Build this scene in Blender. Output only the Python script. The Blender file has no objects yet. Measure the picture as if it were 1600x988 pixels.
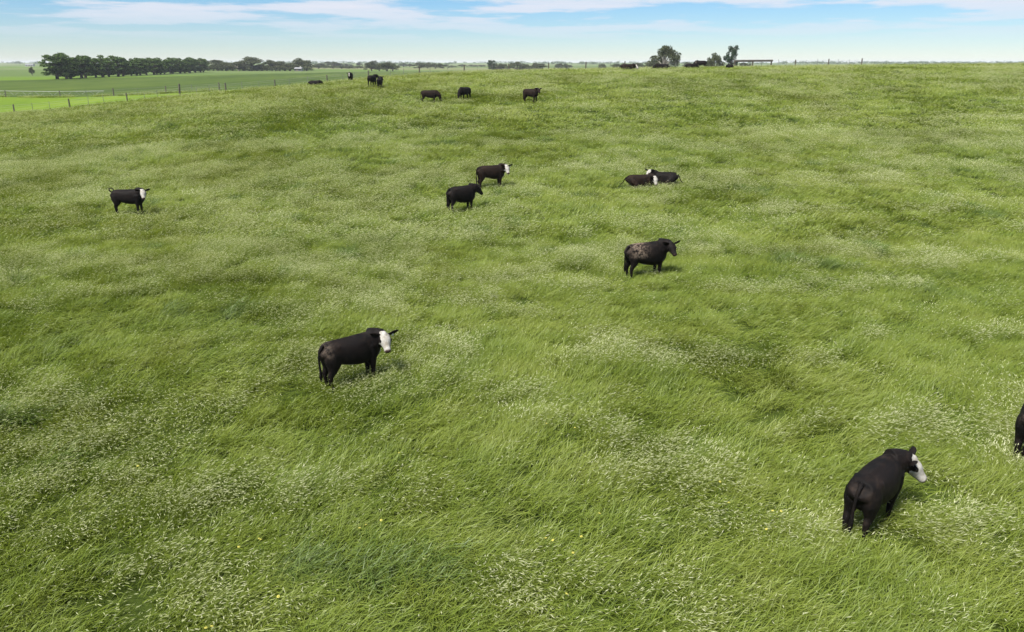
import bpy, bmesh, math, random
import numpy as np
from mathutils import Vector, Matrix, Euler
R_ = math.radians
C = bpy.context.scene.collection
scene = bpy.context.scene

# ------------------------------------------------------------------ camera
CAM_H, PITCH, F = 7.6, 19.1, 1142.0
cd = bpy.data.cameras.new('camera'); cam = bpy.data.objects.new('camera', cd); C.objects.link(cam)
cam.location = (0, 0, CAM_H); cam.rotation_euler = (R_(90 - PITCH), 0, 0)
cd.sensor_width = 36; cd.lens = 36 * F / 1600; cd.clip_start = 0.1; cd.clip_end = 20000
scene.camera = cam
scene.cycles.max_bounces = 6; scene.cycles.diffuse_bounces = 3; scene.cycles.transmission_bounces = 3; scene.cycles.glossy_bounces = 2

# ------------------------------------------------------------------ light, sky, exposure
SUN_EL, SUN_AZ = 58, 228          # azimuth the light comes FROM, degrees ccw from +X (behind-left of the camera)
sd = bpy.data.lights.new('sun', 'SUN'); sun = bpy.data.objects.new('sun', sd); C.objects.link(sun)
sd.energy = 3.9; sd.angle = R_(16.0); sd.color = (1.0, 0.955, 0.88)
sv = Vector((math.cos(R_(SUN_EL)) * math.cos(R_(SUN_AZ)), math.cos(R_(SUN_EL)) * math.sin(R_(SUN_AZ)), math.sin(R_(SUN_EL))))
sun.rotation_euler = (-sv).to_track_quat('-Z', 'Y').to_euler(); sun.location = (0, -20, 60)
scene.view_settings.view_transform = 'Standard'; scene.view_settings.look = 'None'
scene.view_settings.exposure = 1.32; scene.view_settings.gamma = 1.0

world = bpy.data.worlds.new('World'); scene.world = world; world.use_nodes = True
wt = world.node_tree; wt.nodes.clear()
def N(t, typ, **kw):
    n = t.nodes.new(typ)
    for k, v in kw.items():
        if k.startswith('i_'):
            n.inputs[k[2:].replace('_', ' ')].default_value = v
        else:
            setattr(n, k, v)
    return n
def math_(t, op, a, b=None, clamp=False):
    n = t.nodes.new('ShaderNodeMath'); n.operation = op; n.use_clamp = clamp
    for i, v in enumerate((a, b)):
        if v is None: continue
        if isinstance(v, (int, float)): n.inputs[i].default_value = v
        else: t.links.new(v, n.inputs[i])
    return n.outputs[0]
def ramp(t, fac, stops, interp='LINEAR'):
    n = t.nodes.new('ShaderNodeValToRGB'); n.color_ramp.interpolation = interp
    while len(n.color_ramp.elements) < len(stops): n.color_ramp.elements.new(0.5)
    for e, (p, c) in zip(n.color_ramp.elements, stops):
        e.position = p; e.color = (c, c, c, 1) if isinstance(c, (int, float)) else (*c, 1)
    if fac is not None: t.links.new(fac, n.inputs[0])
    return n.outputs[0]
def mixc(t, fac, a, b, blend='MIX'):
    n = t.nodes.new('ShaderNodeMix'); n.data_type = 'RGBA'; n.blend_type = blend
    for i, v in ((0, fac), (6, a), (7, b)):
        if isinstance(v, (int, float)): n.inputs[i].default_value = v
        elif isinstance(v, tuple): n.inputs[i].default_value = (*v, 1)
        else: t.links.new(v, n.inputs[i])
    return n.outputs[2]
def noise(t, vec, scale, detail=3, rough=0.55):
    n = t.nodes.new('ShaderNodeTexNoise'); n.inputs['Scale'].default_value = scale
    n.inputs['Detail'].default_value = detail; n.inputs['Roughness'].default_value = rough
    if vec is not None: t.links.new(vec, n.inputs['Vector'])
    return n.outputs['Fac']
sky = N(wt, 'ShaderNodeTexSky', sky_type='NISHITA', sun_disc=False, sun_elevation=R_(SUN_EL),
        sun_rotation=R_(90 - SUN_AZ), air_density=1.0, dust_density=0.0, ozone_density=1.5, altitude=0)
tc = N(wt, 'ShaderNodeTexCoord'); sep = N(wt, 'ShaderNodeSeparateXYZ'); wt.links.new(tc.outputs['Generated'], sep.inputs[0])
zz = math_(wt, 'MAXIMUM', sep.outputs[2], 0.0)
den = math_(wt, 'ADD', zz, 0.035)
cmb = N(wt, 'ShaderNodeCombineXYZ')
wt.links.new(math_(wt, 'DIVIDE', sep.outputs[0], den), cmb.inputs[0]); wt.links.new(math_(wt, 'DIVIDE', sep.outputs[1], den), cmb.inputs[1])
mp = N(wt, 'ShaderNodeMapping'); wt.links.new(cmb.outputs[0], mp.inputs[0]); mp.inputs['Scale'].default_value = (0.42, 0.40, 1); mp.inputs['Location'].default_value = (3.1, 7.3, 0)
cl = ramp(wt, noise(wt, mp.outputs[0], 1.0, 7, 0.58), [(0.455, 0.0), (0.53, 0.72), (0.68, 0.96)])
fade = ramp(wt, zz, [(0.022, 0.0), (0.06, 1.0)])
fac = math_(wt, 'MULTIPLY', cl, fade)
bg1 = N(wt, 'ShaderNodeBackground', i_Strength=0.056); wt.links.new(mixc(wt, 1.0, sky.outputs[0], ramp(wt, zz, [(0.0, (.60, .70, .88)), (.035, (.51, .665, .89)), (.085, (.38, .62, .90)), (.16, (.30, .55, .88))]), 'MULTIPLY'), bg1.inputs[0])
bg2 = N(wt, 'ShaderNodeBackground', i_Strength=0.37); bg2.inputs[0].default_value = (0.90, 0.91, 1.0, 1)
ms = N(wt, 'ShaderNodeMixShader'); wt.links.new(fac, ms.inputs[0]); wt.links.new(bg1.outputs[0], ms.inputs[1]); wt.links.new(bg2.outputs[0], ms.inputs[2])
wo = N(wt, 'ShaderNodeOutputWorld'); wt.links.new(ms.outputs[0], wo.inputs[0])

# ------------------------------------------------------------------ numeric helpers
def hash2(ix, iy, seed):
    n = (ix.astype(np.int64) * 374761393 + iy.astype(np.int64) * 668265263 + seed * 1442695041) & 0x7fffffff
    n = ((n ^ (n >> 13)) * 1274126177) & 0x7fffffff
    return ((n ^ (n >> 16)) & 0xffff) / 65535.0
def vnoise(x, y, seed=0):
    x = np.asarray(x, float); y = np.asarray(y, float)
    ix = np.floor(x); iy = np.floor(y); fx = x - ix; fy = y - iy
    fx = fx * fx * (3 - 2 * fx); fy = fy * fy * (3 - 2 * fy)
    a = hash2(ix, iy, seed); b = hash2(ix + 1, iy, seed); c = hash2(ix, iy + 1, seed); d = hash2(ix + 1, iy + 1, seed)
    return (a * (1 - fx) + b * fx) * (1 - fy) + (c * (1 - fx) + d * fx) * fy
def fbm(x, y, seed=0, o=3):
    s = 0; a = 1; t = 0
    for k in range(o):
        s = s + a * vnoise(x * 2 ** k, y * 2 ** k, seed + k * 17); t += a; a *= 0.55
    return s / t
def sstep(t):
    t = np.clip(t, 0, 1); return t * t * (3 - 2 * t)
RU = [-1.2, -.80, -.66, -.55, -.45, -.32, -.24, -.19, -.14, -.083, .083, .30, .66, 1.2]
RZ = [0.5, 0.6, .8, 1.9, 2.95, 4.05, 4.75, 5.25, 5.7, 6.1, 6.45, 6.78, 7.22, 7.4]
def fence_y(X): return 118 + 0.2 * X
def H(X, Y):
    X = np.asarray(X, float); Y = np.asarray(Y, float)
    u = X / np.maximum(Y, 40.0)
    Rz = sum(np.interp(u + du, RU, RZ) for du in (-.06, -.03, 0, .03, .06)) / 5
    Yc = np.clip(fence_y(np.clip(X, -100, 110)) - 9, 60, 150)
    S = sstep((Y - 30) / (Yc - 30))
    L = 1.2 + 0.5 * np.sin(X / 130.0 + 1) * np.sin(Y / 170.0) + 6.5 * sstep((Y - 1500) / 2500)
    z = Rz * S
    B = sstep((Y - Yc) / 150)
    z = z * (1 - B) + L * B
    und = (fbm(X / 9.0, Y / 9.0, 5, 2) - 0.5) * 0.35 * sstep((Y + 5) / 15) * (1 - sstep((Y - 80) / 30))
    return z + und
def h1(x, y): return float(H(np.array([x]), np.array([y]))[0])
cp, sp = math.cos(R_(PITCH)), math.sin(R_(PITCH))
def ray(px, py):
    d = Vector((px - 800, F * cp + (494 - py) * sp, -F * sp + (494 - py) * cp)); return d.normalized()
def ground_at(px, py):
    d = ray(px, py)
    ts = np.concatenate([np.arange(6, 200, .05), np.arange(200, 3000, .5)])
    xs, ys, zs = d.x * ts, d.y * ts, CAM_H + d.z * ts
    hit = np.nonzero(zs <= H(xs, ys))[0]
    t = ts[hit[0]] if len(hit) else 110.0
    return Vector((d.x * t, d.y * t, h1(d.x * t, d.y * t)))
def at_Y(px, Y):
    x = (px - 800) / (F * cp + 396 * sp) * Y; return Vector((x, Y, h1(x, Y)))

# ------------------------------------------------------------------ materials
def new_mat(name):
    m = bpy.data.materials.new(name); m.use_nodes = True; t = m.node_tree; t.nodes.clear()
    return m, t
def out(t, sh): o = N(t, 'ShaderNodeOutputMaterial'); t.links.new(sh, o.inputs[0])
def bsdf(t, col, rough=0.7, spec=0.3, normal=None, sheen=0.0):
    b = N(t, 'ShaderNodeBsdfPrincipled')
    if isinstance(col, tuple): b.inputs['Base Color'].default_value = (*col, 1)
    else: t.links.new(col, b.inputs['Base Color'])
    b.inputs['Roughness'].default_value = rough; b.inputs['Specular IOR Level'].default_value = spec
    b.inputs['Sheen Weight'].default_value = sheen
    if normal is not None: t.links.new(normal, b.inputs['Normal'])
    return b.outputs[0]
def bump(t, h, strength=0.5, dist=0.05):
    n = N(t, 'ShaderNodeBump'); n.inputs['Strength'].default_value = strength; n.inputs['Distance'].default_value = dist
    t.links.new(h, n.inputs['Height']); return n.outputs[0]
def pos(t): return N(t, 'ShaderNodeNewGeometry').outputs['Position']
def simple(name, c1, c2, scale, rough=0.75, bs=0.4, bd=0.02, spec=0.25):
    m, t = new_mat(name); co = N(t, 'ShaderNodeTexCoord').outputs['Object']
    f = noise(t, co, scale, 5); c = mixc(t, ramp(t, f, [(.35, 0.), (.65, 1.)]), c1, c2)
    out(t, bsdf(t, c, rough, spec, bump(t, f, bs, bd))); return m

GREENS = [((.040, .078, .010), (.085, .125, .018), (.135, .165, .045))]
def field_tint(t):
    """slow variation of sward colour over the field: fresh lush green to paler grey-green"""
    p = pos(t)
    a = noise(t, p, 0.07, 3); b = noise(t, p, 0.45, 4, .65)
    return math_(t, 'ADD', math_(t, 'MULTIPLY', math_(t, 'SUBTRACT', a, .5), 0.6), math_(t, 'ADD', math_(t, 'MULTIPLY', math_(t, 'SUBTRACT', b, .5), 0.7), .47))

def grass_material():
    m, t = new_mat('grass')
    at = N(t, 'ShaderNodeAttribute', attribute_name='g')
    sp_ = N(t, 'ShaderNodeSeparateColor'); t.links.new(at.outputs['Color'], sp_.inputs[0])
    hgt, seed, rnd = sp_.outputs[0], sp_.outputs[1], sp_.outputs[2]
    tint = field_tint(t)
    oi = N(t, 'ShaderNodeObjectInfo')
    k = math_(t, 'ADD', math_(t, 'MULTIPLY', tint, 1.05), math_(t, 'ADD', math_(t, 'MULTIPLY', rnd, 0.20), math_(t, 'MULTIPLY', oi.outputs['Random'], 0.20)))
    leaf = ramp(t, k, [(.36, (.056, .106, .009)), (.58, (.106, .163, .014)), (.76, (.155, .205, .024)), (.95, (.21, .245, .06))])
    leaf = mixc(t, math_(t, 'MULTIPLY', hgt, 0.35), leaf, (.235, .275, .06))
    head = ramp(t, rnd, [(0., (.31, .35, .14)), (.5, (.45, .48, .26)), (1., (.62, .63, .44))])
    col = mixc(t, seed, leaf, head)
    col = mixc(t, math_(t, 'MULTIPLY', seed, -1.6, True), col, mixc(t, rnd, (.060, .105, .012), (.13, .18, .045)))
    d = N(t, 'ShaderNodeBsdfDiffuse'); tr = N(t, 'ShaderNodeBsdfTranslucent'); gl = N(t, 'ShaderNodeBsdfGlossy')
    t.links.new(col, d.inputs[0]); t.links.new(mixc(t, 1.0, col, (1.0, 1.0, .55), 'MULTIPLY'), tr.inputs[0])
    gl.inputs['Roughness'].default_value = .45; gl.inputs[0].default_value = (.8, .85, .8, 1)
    m1 = N(t, 'ShaderNodeMixShader'); m1.inputs[0].default_value = .38; t.links.new(d.outputs[0], m1.inputs[1]); t.links.new(tr.outputs[0], m1.inputs[2])
    m2 = N(t, 'ShaderNodeMixShader'); m2.inputs[0].default_value = .02; t.links.new(m1.outputs[0], m2.inputs[1]); t.links.new(gl.outputs[0], m2.inputs[2])
    out(t, m2.outputs[0]); return m
M = {}
M['grass'] = grass_material()
def sward(name, dark, mid, pale, fine=6.0, big=0.05, stretch=1.0):
    m, t = new_mat(name); p = pos(t)
    if stretch != 1.0:
        q = N(t, 'ShaderNodeMapping'); q.inputs['Scale'].default_value = (1, stretch, 1); t.links.new(p, q.inputs[0]); p = q.outputs[0]
    f1 = noise(t, p, big, 4); f2 = noise(t, p, fine, 4, .65); f3 = noise(t, p, .5, 3)
    k = math_(t, 'ADD', math_(t, 'MULTIPLY', f1, .4), math_(t, 'ADD', math_(t, 'MULTIPLY', f2, .35), math_(t, 'MULTIPLY', f3, .25)))
    c = ramp(t, k, [(.36, dark), (.5, mid), (.64, pale)])
    out(t, bsdf(t, c, .85, .1, bump(t, f2, .8, .12))); return m
M['field'] = sward('field_sward', (.022, .036, .005), (.036, .054, .007), (.055, .075, .01))
M['bright'] = sward('bright_paddock', (.064, .112, .006), (.096, .152, .008), (.13, .18, .02), 1.6, .06, .3)
M['dark'] = sward('clover_paddock', (.024, .042, .005), (.046, .074, .008), (.078, .105, .018), .55, .03, .12)
def distant_mat():
    m, t = new_mat('distant_fields'); p = pos(t)
    v = N(t, 'ShaderNodeTexVoronoi', feature='F1'); v.inputs['Scale'].default_value = .0042
    mpn = N(t, 'ShaderNodeMapping'); mpn.inputs['Scale'].default_value = (.6, 1.5, 1); t.links.new(p, mpn.inputs[0]); t.links.new(mpn.outputs[0], v.inputs['Vector'])
    s = N(t, 'ShaderNodeSeparateColor'); t.links.new(v.outputs['Color'], s.inputs[0])
    c = ramp(t, s.outputs[0], [(0., (.075, .115, .03)), (.3, (.10, .135, .045)), (.55, (.15, .16, .075)), (.8, (.085, .14, .02)), (1., (.2, .19, .11))], 'CONSTANT')
    sy = N(t, 'ShaderNodeSeparateXYZ'); t.links.new(p, sy.inputs[0])
    c = mixc(t, math_(t, 'LESS_THAN', sy.outputs[1], 372.0), c, (.085, .145, .010))
    f = noise(t, p, .08, 4); c = mixc(t, math_(t, 'MULTIPLY', f, .5), c, (.07, .10, .03))
    out(t, bsdf(t, c, .9, .05)); return m
M['distant'] = distant_mat()
M['post'] = simple('weathered_post', (.05, .042, .034), (.13, .115, .095), 9)
M['steel'] = simple('steel', (.10, .10, .095), (.2, .195, .185), 20, .5)
M['wire'] = simple('wire', (.16, .16, .16), (.26, .26, .25), 4, .45)
M['white_pipe'] = simple('white_pipe', (.28, .29, .28), (.38, .38, .37), 2, .45)
M['bark'] = simple('bark', (.05, .04, .03), (.14, .115, .09), 3)
M['pale_bark'] = simple('pale_bark', (.2, .18, .15), (.38, .35, .3), 2)
M['yellow'] = simple('petal', (.30, .28, .05), (.40, .37, .08), 30)
M['stem'] = simple('stem', (.07, .13, .02), (.12, .18, .04), 30)
M['tag'] = simple('tag', (.72, .72, .66), (.85, .85, .8), 30, .4)
M['wallp'] = simple('white_wall', (.34, .33, .31), (.42, .41, .39), 1)
M['roof'] = simple('iron_roof', (.16, .165, .17), (.24, .24, .245), 1, .5)
M['glass'] = simple('dark_glass', (.03, .035, .04), (.05, .055, .06), 1, .15)
M['door'] = simple('door', (.12, .09, .06), (.18, .13, .09), 3)
def leaf_mat(name, a, b, c):
    m, t = new_mat(name); at = N(t, 'ShaderNodeAttribute', attribute_name='g')
    oi = N(t, 'ShaderNodeObjectInfo')
    s = N(t, 'ShaderNodeSeparateColor'); t.links.new(at.outputs['Color'], s.inputs[0])
    k = math_(t, 'ADD', math_(t, 'MULTIPLY', s.outputs[0], .8), math_(t, 'MULTIPLY', oi.outputs['Random'], .2))
    col = ramp(t, k, [(0, a), (.5, b), (1, c)])
    d = N(t, 'ShaderNodeBsdfDiffuse'); tr = N(t, 'ShaderNodeBsdfTranslucent'); t.links.new(col, d.inputs[0]); t.links.new(col, tr.inputs[0])
    mx = N(t, 'ShaderNodeMixShader'); mx.inputs[0].default_value = .2; t.links.new(d.outputs[0], mx.inputs[1]); t.links.new(tr.outputs[0], mx.inputs[2])
    out(t, mx.outputs[0]); return m
M['cypress'] = leaf_mat('cypress_leaf', (.036, .066, .018), (.066, .108, .030), (.11, .155, .052))
M['gum'] = leaf_mat('gum_leaf', (.042, .054, .024), (.068, .080, .040), (.105, .115, .064))
M['pine'] = leaf_mat('pine_leaf', (.016, .034, .015), (.03, .054, .024), (.048, .074, .036))

def hide_mat(name, c1, c2, mud=0.0):
    m, t = new_mat(name); co = N(t, 'ShaderNodeTexCoord').outputs['Object']
    at = N(t, 'ShaderNodeAttribute', attribute_name='g'); s = N(t, 'ShaderNodeSeparateColor'); t.links.new(at.outputs['Color'], s.inputs[0])
    f = noise(t, co, 3.5, 4); fine = noise(t, co, 45, 3)
    base = mixc(t, ramp(t, f, [(.38, 0.), (.68, 1.)]), c1, c2)
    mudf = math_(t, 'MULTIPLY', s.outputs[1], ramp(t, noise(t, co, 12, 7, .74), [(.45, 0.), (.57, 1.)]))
    sheen_dust = math_(t, 'MULTIPLY', ramp(t, noise(t, co, 7, 6, .75), [(.50, 0.), (.72, .55)]), ramp(t, noise(t, co, 2.2, 2), [(.45, 0.), (.6, 1.)]))  # lighter brown noise patches: mild dust, with coat sheen painted into the colour
    base = mixc(t, sheen_dust, base, (.038, .027, .02))
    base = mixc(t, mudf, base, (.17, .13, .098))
    wmask = ramp(t, math_(t, 'ADD', s.outputs[0], math_(t, 'MULTIPLY', math_(t, 'SUBTRACT', noise(t, co, 16, 4, .7), .5), .9)), [(.40, 0.), (.60, 1.)])
    base = mixc(t, wmask, base, mixc(t, ramp(t, noise(t, co, 9, 5, .7), [(.35, 0.), (.6, 1.)]), (.21, .19, .155), (.35, .34, .315)))
    base = mixc(t, s.outputs[2], base, (.085, .05, .045))
    out(t, bsdf(t, base, .68, .08, bump(t, fine, .35, .01), .0)); return m
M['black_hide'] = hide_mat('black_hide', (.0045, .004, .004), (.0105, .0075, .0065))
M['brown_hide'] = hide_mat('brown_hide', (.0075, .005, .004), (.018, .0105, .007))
M['eye'] = simple('eye', (.006, .005, .004), (.012, .01, .008), 5, .1)
M['hoof'] = simple('hoof', (.03, .026, .02), (.05, .045, .038), 9)

# ------------------------------------------------------------------ object helpers
def link_mesh(name, verts, faces, mat, parent=None, smooth=False, attr=None, loc=None):
    me = bpy.data.meshes.new(name)
    me.from_pydata([tuple(v) for v in verts], [], faces); me.update()
    if attr is not None: set_attr(me, attr)
    if mat: me.materials.append(mat)
    if smooth: me.shade_smooth()
    o = bpy.data.objects.new(name, me); C.objects.link(o)
    if parent: o.parent = parent
    if loc is not None: o.location = loc
    return o
def set_attr(me, attr):
    a = me.color_attributes.new('g', 'FLOAT_COLOR', 'POINT')
    arr = np.ones((len(me.vertices), 4), np.float32); arr[:, :3] = np.asarray(attr, np.float32)
    a.data.foreach_set('color', arr.ravel())
def tag(o, label, cat, group=None):
    o['label'] = label; o['category'] = cat
    if group: o['group'] = group
    return o
def empty(name, loc, rz=0.0, s=1.0):
    o = bpy.data.objects.new(name, None); C.objects.link(o); o.location = loc; o.rotation_euler = (0, 0, rz)
    o.scale = (s, s, s); o.empty_display_size = .2; return o
def tube(pts, rad, n=8, up=Vector((0, 0, 1)), caps=True, sq=2.0):
    """loft of elliptical rings; rad items are r or (side, up)"""
    P = [Vector(p) for p in pts]; V = []; Fc = []
    for i, p in enumerate(P):
        tg = (P[min(i + 1, len(P) - 1)] - P[max(i - 1, 0)]).normalized()
        u0 = up if abs(tg.dot(up)) < .95 else Vector((1, 0, 0))
        side = tg.cross(u0).normalized(); uu = side.cross(tg).normalized()
        r = rad[i]; rs, ru = (r, r) if isinstance(r, (int, float)) else r
        for k in range(n):
            a = 2 * math.pi * k / n; ca, sa = math.cos(a), math.sin(a); e = 2 / sq
            V.append(p + side * rs * math.copysign(abs(ca) ** e, ca) + uu * ru * math.copysign(abs(sa) ** e, sa))
    for i in range(len(P) - 1):
        for k in range(n):
            a, b = i * n + k, i * n + (k + 1) % n; Fc.append((a, b, b + n, a + n))
    if caps: Fc.append(tuple(range(n))[::-1]); Fc.append(tuple(range((len(P) - 1) * n, len(P) * n)))
    return V, Fc
def merge(parts):
    V = []; Fc = []
    for v, f in parts:
        o = len(V); V += list(v); Fc += [tuple(i + o for i in q) for q in f]
    return V, Fc
def box(cx, cy, cz, sx, sy, sz):
    V = [Vector((cx + a * sx / 2, cy + b * sy / 2, cz + c * sz / 2)) for c in (-1, 1) for b in (-1, 1) for a in (-1, 1)]
    return V, [(0, 2, 3, 1), (4, 5, 7, 6), (0, 1, 5, 4), (2, 6, 7, 3), (0, 4, 6, 2), (1, 3, 7, 5)]

# ------------------------------------------------------------------ terrain
NS = 281; S_ = np.linspace(-2.6, 2.6, NS)
def XofY(s, Y): return s * (130 + .9 * np.maximum(Y, 0))
def solve(fn):
    Ys = np.full(NS, 120.0)
    lo = np.full(NS, -50.0); hi = np.full(NS, 900.0)
    for _ in range(50):
        mid = (lo + hi) / 2; g = mid - fn(XofY(S_, mid)); lo = np.where(g < 0, mid, lo); hi = np.where(g < 0, hi, mid)
    return (lo + hi) / 2
def fence2_y(X): return np.maximum(fence_y(X) + 5, 118 + .578 * (-X - 40)) * (X < 1e9)
def tree_y(X): return np.clip(np.interp(-X, [-4000, 60, 130, 165, 190, 260, 400], [720, 640, 560, 440, 330, 238, 232]), 100, 900)
B0 = np.full(NS, -120.0); B1 = solve(lambda X: np.clip(fence_y(X), 40, 300)); B2 = solve(lambda X: np.clip(fence2_y(X), 45, 320)); B2 = np.maximum(B2, B1 + 3)
B3 = np.maximum(solve(tree_y), B2 + 20); B4 = np.full(NS, 7000.0)
def strip(name, b0, b1, rows, mat, geo=False):
    w = np.linspace(0, 1, rows + 1)
    if geo: w = (np.power(18.0, w) - 1) / 17.0
    V = np.zeros((rows + 1, NS, 3))
    for i, k in enumerate(w):
        Y = b0 + (b1 - b0) * k; X = XofY(S_, Y); V[i, :, 0] = X; V[i, :, 1] = Y; V[i, :, 2] = H(X, Y)
    V = V.reshape(-1, 3)
    Fc = [(i * NS + j, i * NS + j + 1, (i + 1) * NS + j + 1, (i + 1) * NS + j) for i in range(rows) for j in range(NS - 1)]
    o = link_mesh(name, V.tolist(), Fc, mat, smooth=True); o['kind'] = 'structure'; return o
strip('pasture_ground', B0, B1, 130, M['field'])
strip('bright_green_paddock', B1, B2, 14, M['bright'])
strip('dark_green_paddock', B2, B3, 60, M['dark'])
strip('distant_fields', B3, B4, 70, M['distant'], True)

# ------------------------------------------------------------------ grass (uncountable: one object of stuff)
rng = np.random.default_rng(7)
def blades(n, radius, lmin, lmax, wmin, wmax, seedy, rs, spread=.9, bendy=1.0, headw=.012, headl=.085, tus=0.0):
    rr = np.random.default_rng(rs); V = []; Fc = []; A = []
    for i in range(n):
        r = radius * math.sqrt(rr.random()); a = rr.random() * 6.2832
        bx, by = r * math.cos(a), r * math.sin(a)
        L = lmin + (lmax - lmin) * rr.random(); w = wmin + (wmax - wmin) * rr.random()
        az = rr.normal(0, spread); th = R_(rr.uniform(62, 92)); bend = bendy * rr.uniform(.5, 1.35)
        is_seed = rr.random() < seedy; rnd = rr.random()
        if is_seed: L *= 1.2; bend *= .8; w *= .6
        x = y = 0.0; z = 0.0; pts = []
        m = 4
        for k in range(m):
            pts.append((bx + x * math.cos(az), by + x * math.sin(az), z))
            ang = th - bend * ((k + 1) / m) ** 1.3 * 1.35
            x += L / (m - 1) * math.cos(ang); z += L / (m - 1) * math.sin(ang)
        sx, sy = -math.sin(az + rr.normal(0, .5)), math.cos(az + rr.normal(0, .5))
        o = len(V)
        for k, p in enumerate(pts):
            ww = w * (1, .95, .7, .12)[k] / 2; tl = .35 * ww
            V.append((p[0] + sx * ww, p[1] + sy * ww, p[2] + tl)); V.append((p[0] - sx * ww, p[1] - sy * ww, p[2] - tl))
            A += [(k / 3, -tus, rnd)] * 2
        for k in range(3): Fc.append((o + 2 * k, o + 2 * k + 1, o + 2 * k + 3, o + 2 * k + 2))
        if is_seed:
            p = Vector(pts[-1]); dr = (Vector(pts[-1]) - Vector(pts[-2])).normalized(); dr.z -= .35; dr.normalize()
            hl = headl * rr.uniform(.7, 1.2); hw = headw * rr.uniform(.7, 1.3)
            sd_ = dr.cross(Vector((0, 0, 1))).normalized(); ud = sd_.cross(dr)
            for ax in (sd_, ud):
                o = len(V)
                for q in (p - dr * hl * .3, p + dr * hl * .2 + ax * hw / 2, p + dr * hl * .75, p + dr * hl * .2 - ax * hw / 2):
                    V.append(tuple(q)); A.append((1, 1.0, rnd))
                Fc.append((o, o + 1, o + 2, o + 3))
    return V, Fc, A
def tuft(name, *a, **k):
    V, Fc, A = blades(*a, **k)
    me = bpy.data.meshes.new(name); me.from_pydata(V, [], Fc); me.update(); set_attr(me, A); me.materials.append(M['grass'])
    return bpy.data.objects.new(name, me)     # never linked: only the grass object's own geometry uses it
near = [tuft('tuft_leaf', 95, .36, .26, .58, .007, .014, .02, 100 + i, bendy=1.15) for i in range(5)] + \
       [tuft('tuft_seed', 85, .36, .30, .62, .006, .012, .50, 200 + i, bendy=1.0, spread=.7) for i in range(4)] + \
       [tuft('tuft_coarse', 110, .34, .34, .78, .011, .02, .0, 250 + i, spread=1.3, bendy=1.25, tus=1.0) for i in range(2)]
mid = [tuft('tuft_leaf', 60, .48, .28, .60, .014, .026, .03, 300 + i, headw=.019, headl=.115) for i in range(4)] + \
      [tuft('tuft_seed', 62, .48, .30, .62, .012, .022, .55, 400 + i, spread=.7, headw=.020, headl=.12) for i in range(3)] + \
      [tuft('tuft_coarse', 75, .44, .34, .78, .018, .032, .0, 450 + i, spread=1.3, bendy=1.25, tus=1.0) for i in range(2)]
far = [tuft('tuft_leaf', 48, .75, .30, .62, .03, .055, .03, 500 + i, headw=.036, headl=.15) for i in range(3)] + \
      [tuft('tuft_seed', 50, .75, .32, .64, .026, .046, .55, 600 + i, spread=.7, headw=.038, headl=.16) for i in range(3)] + \
      [tuft('tuft_coarse', 56, .7, .34, .78, .034, .06, .0, 650 + i, spread=1.3, bendy=1.25, tus=1.0) for i in range(2)]

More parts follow.
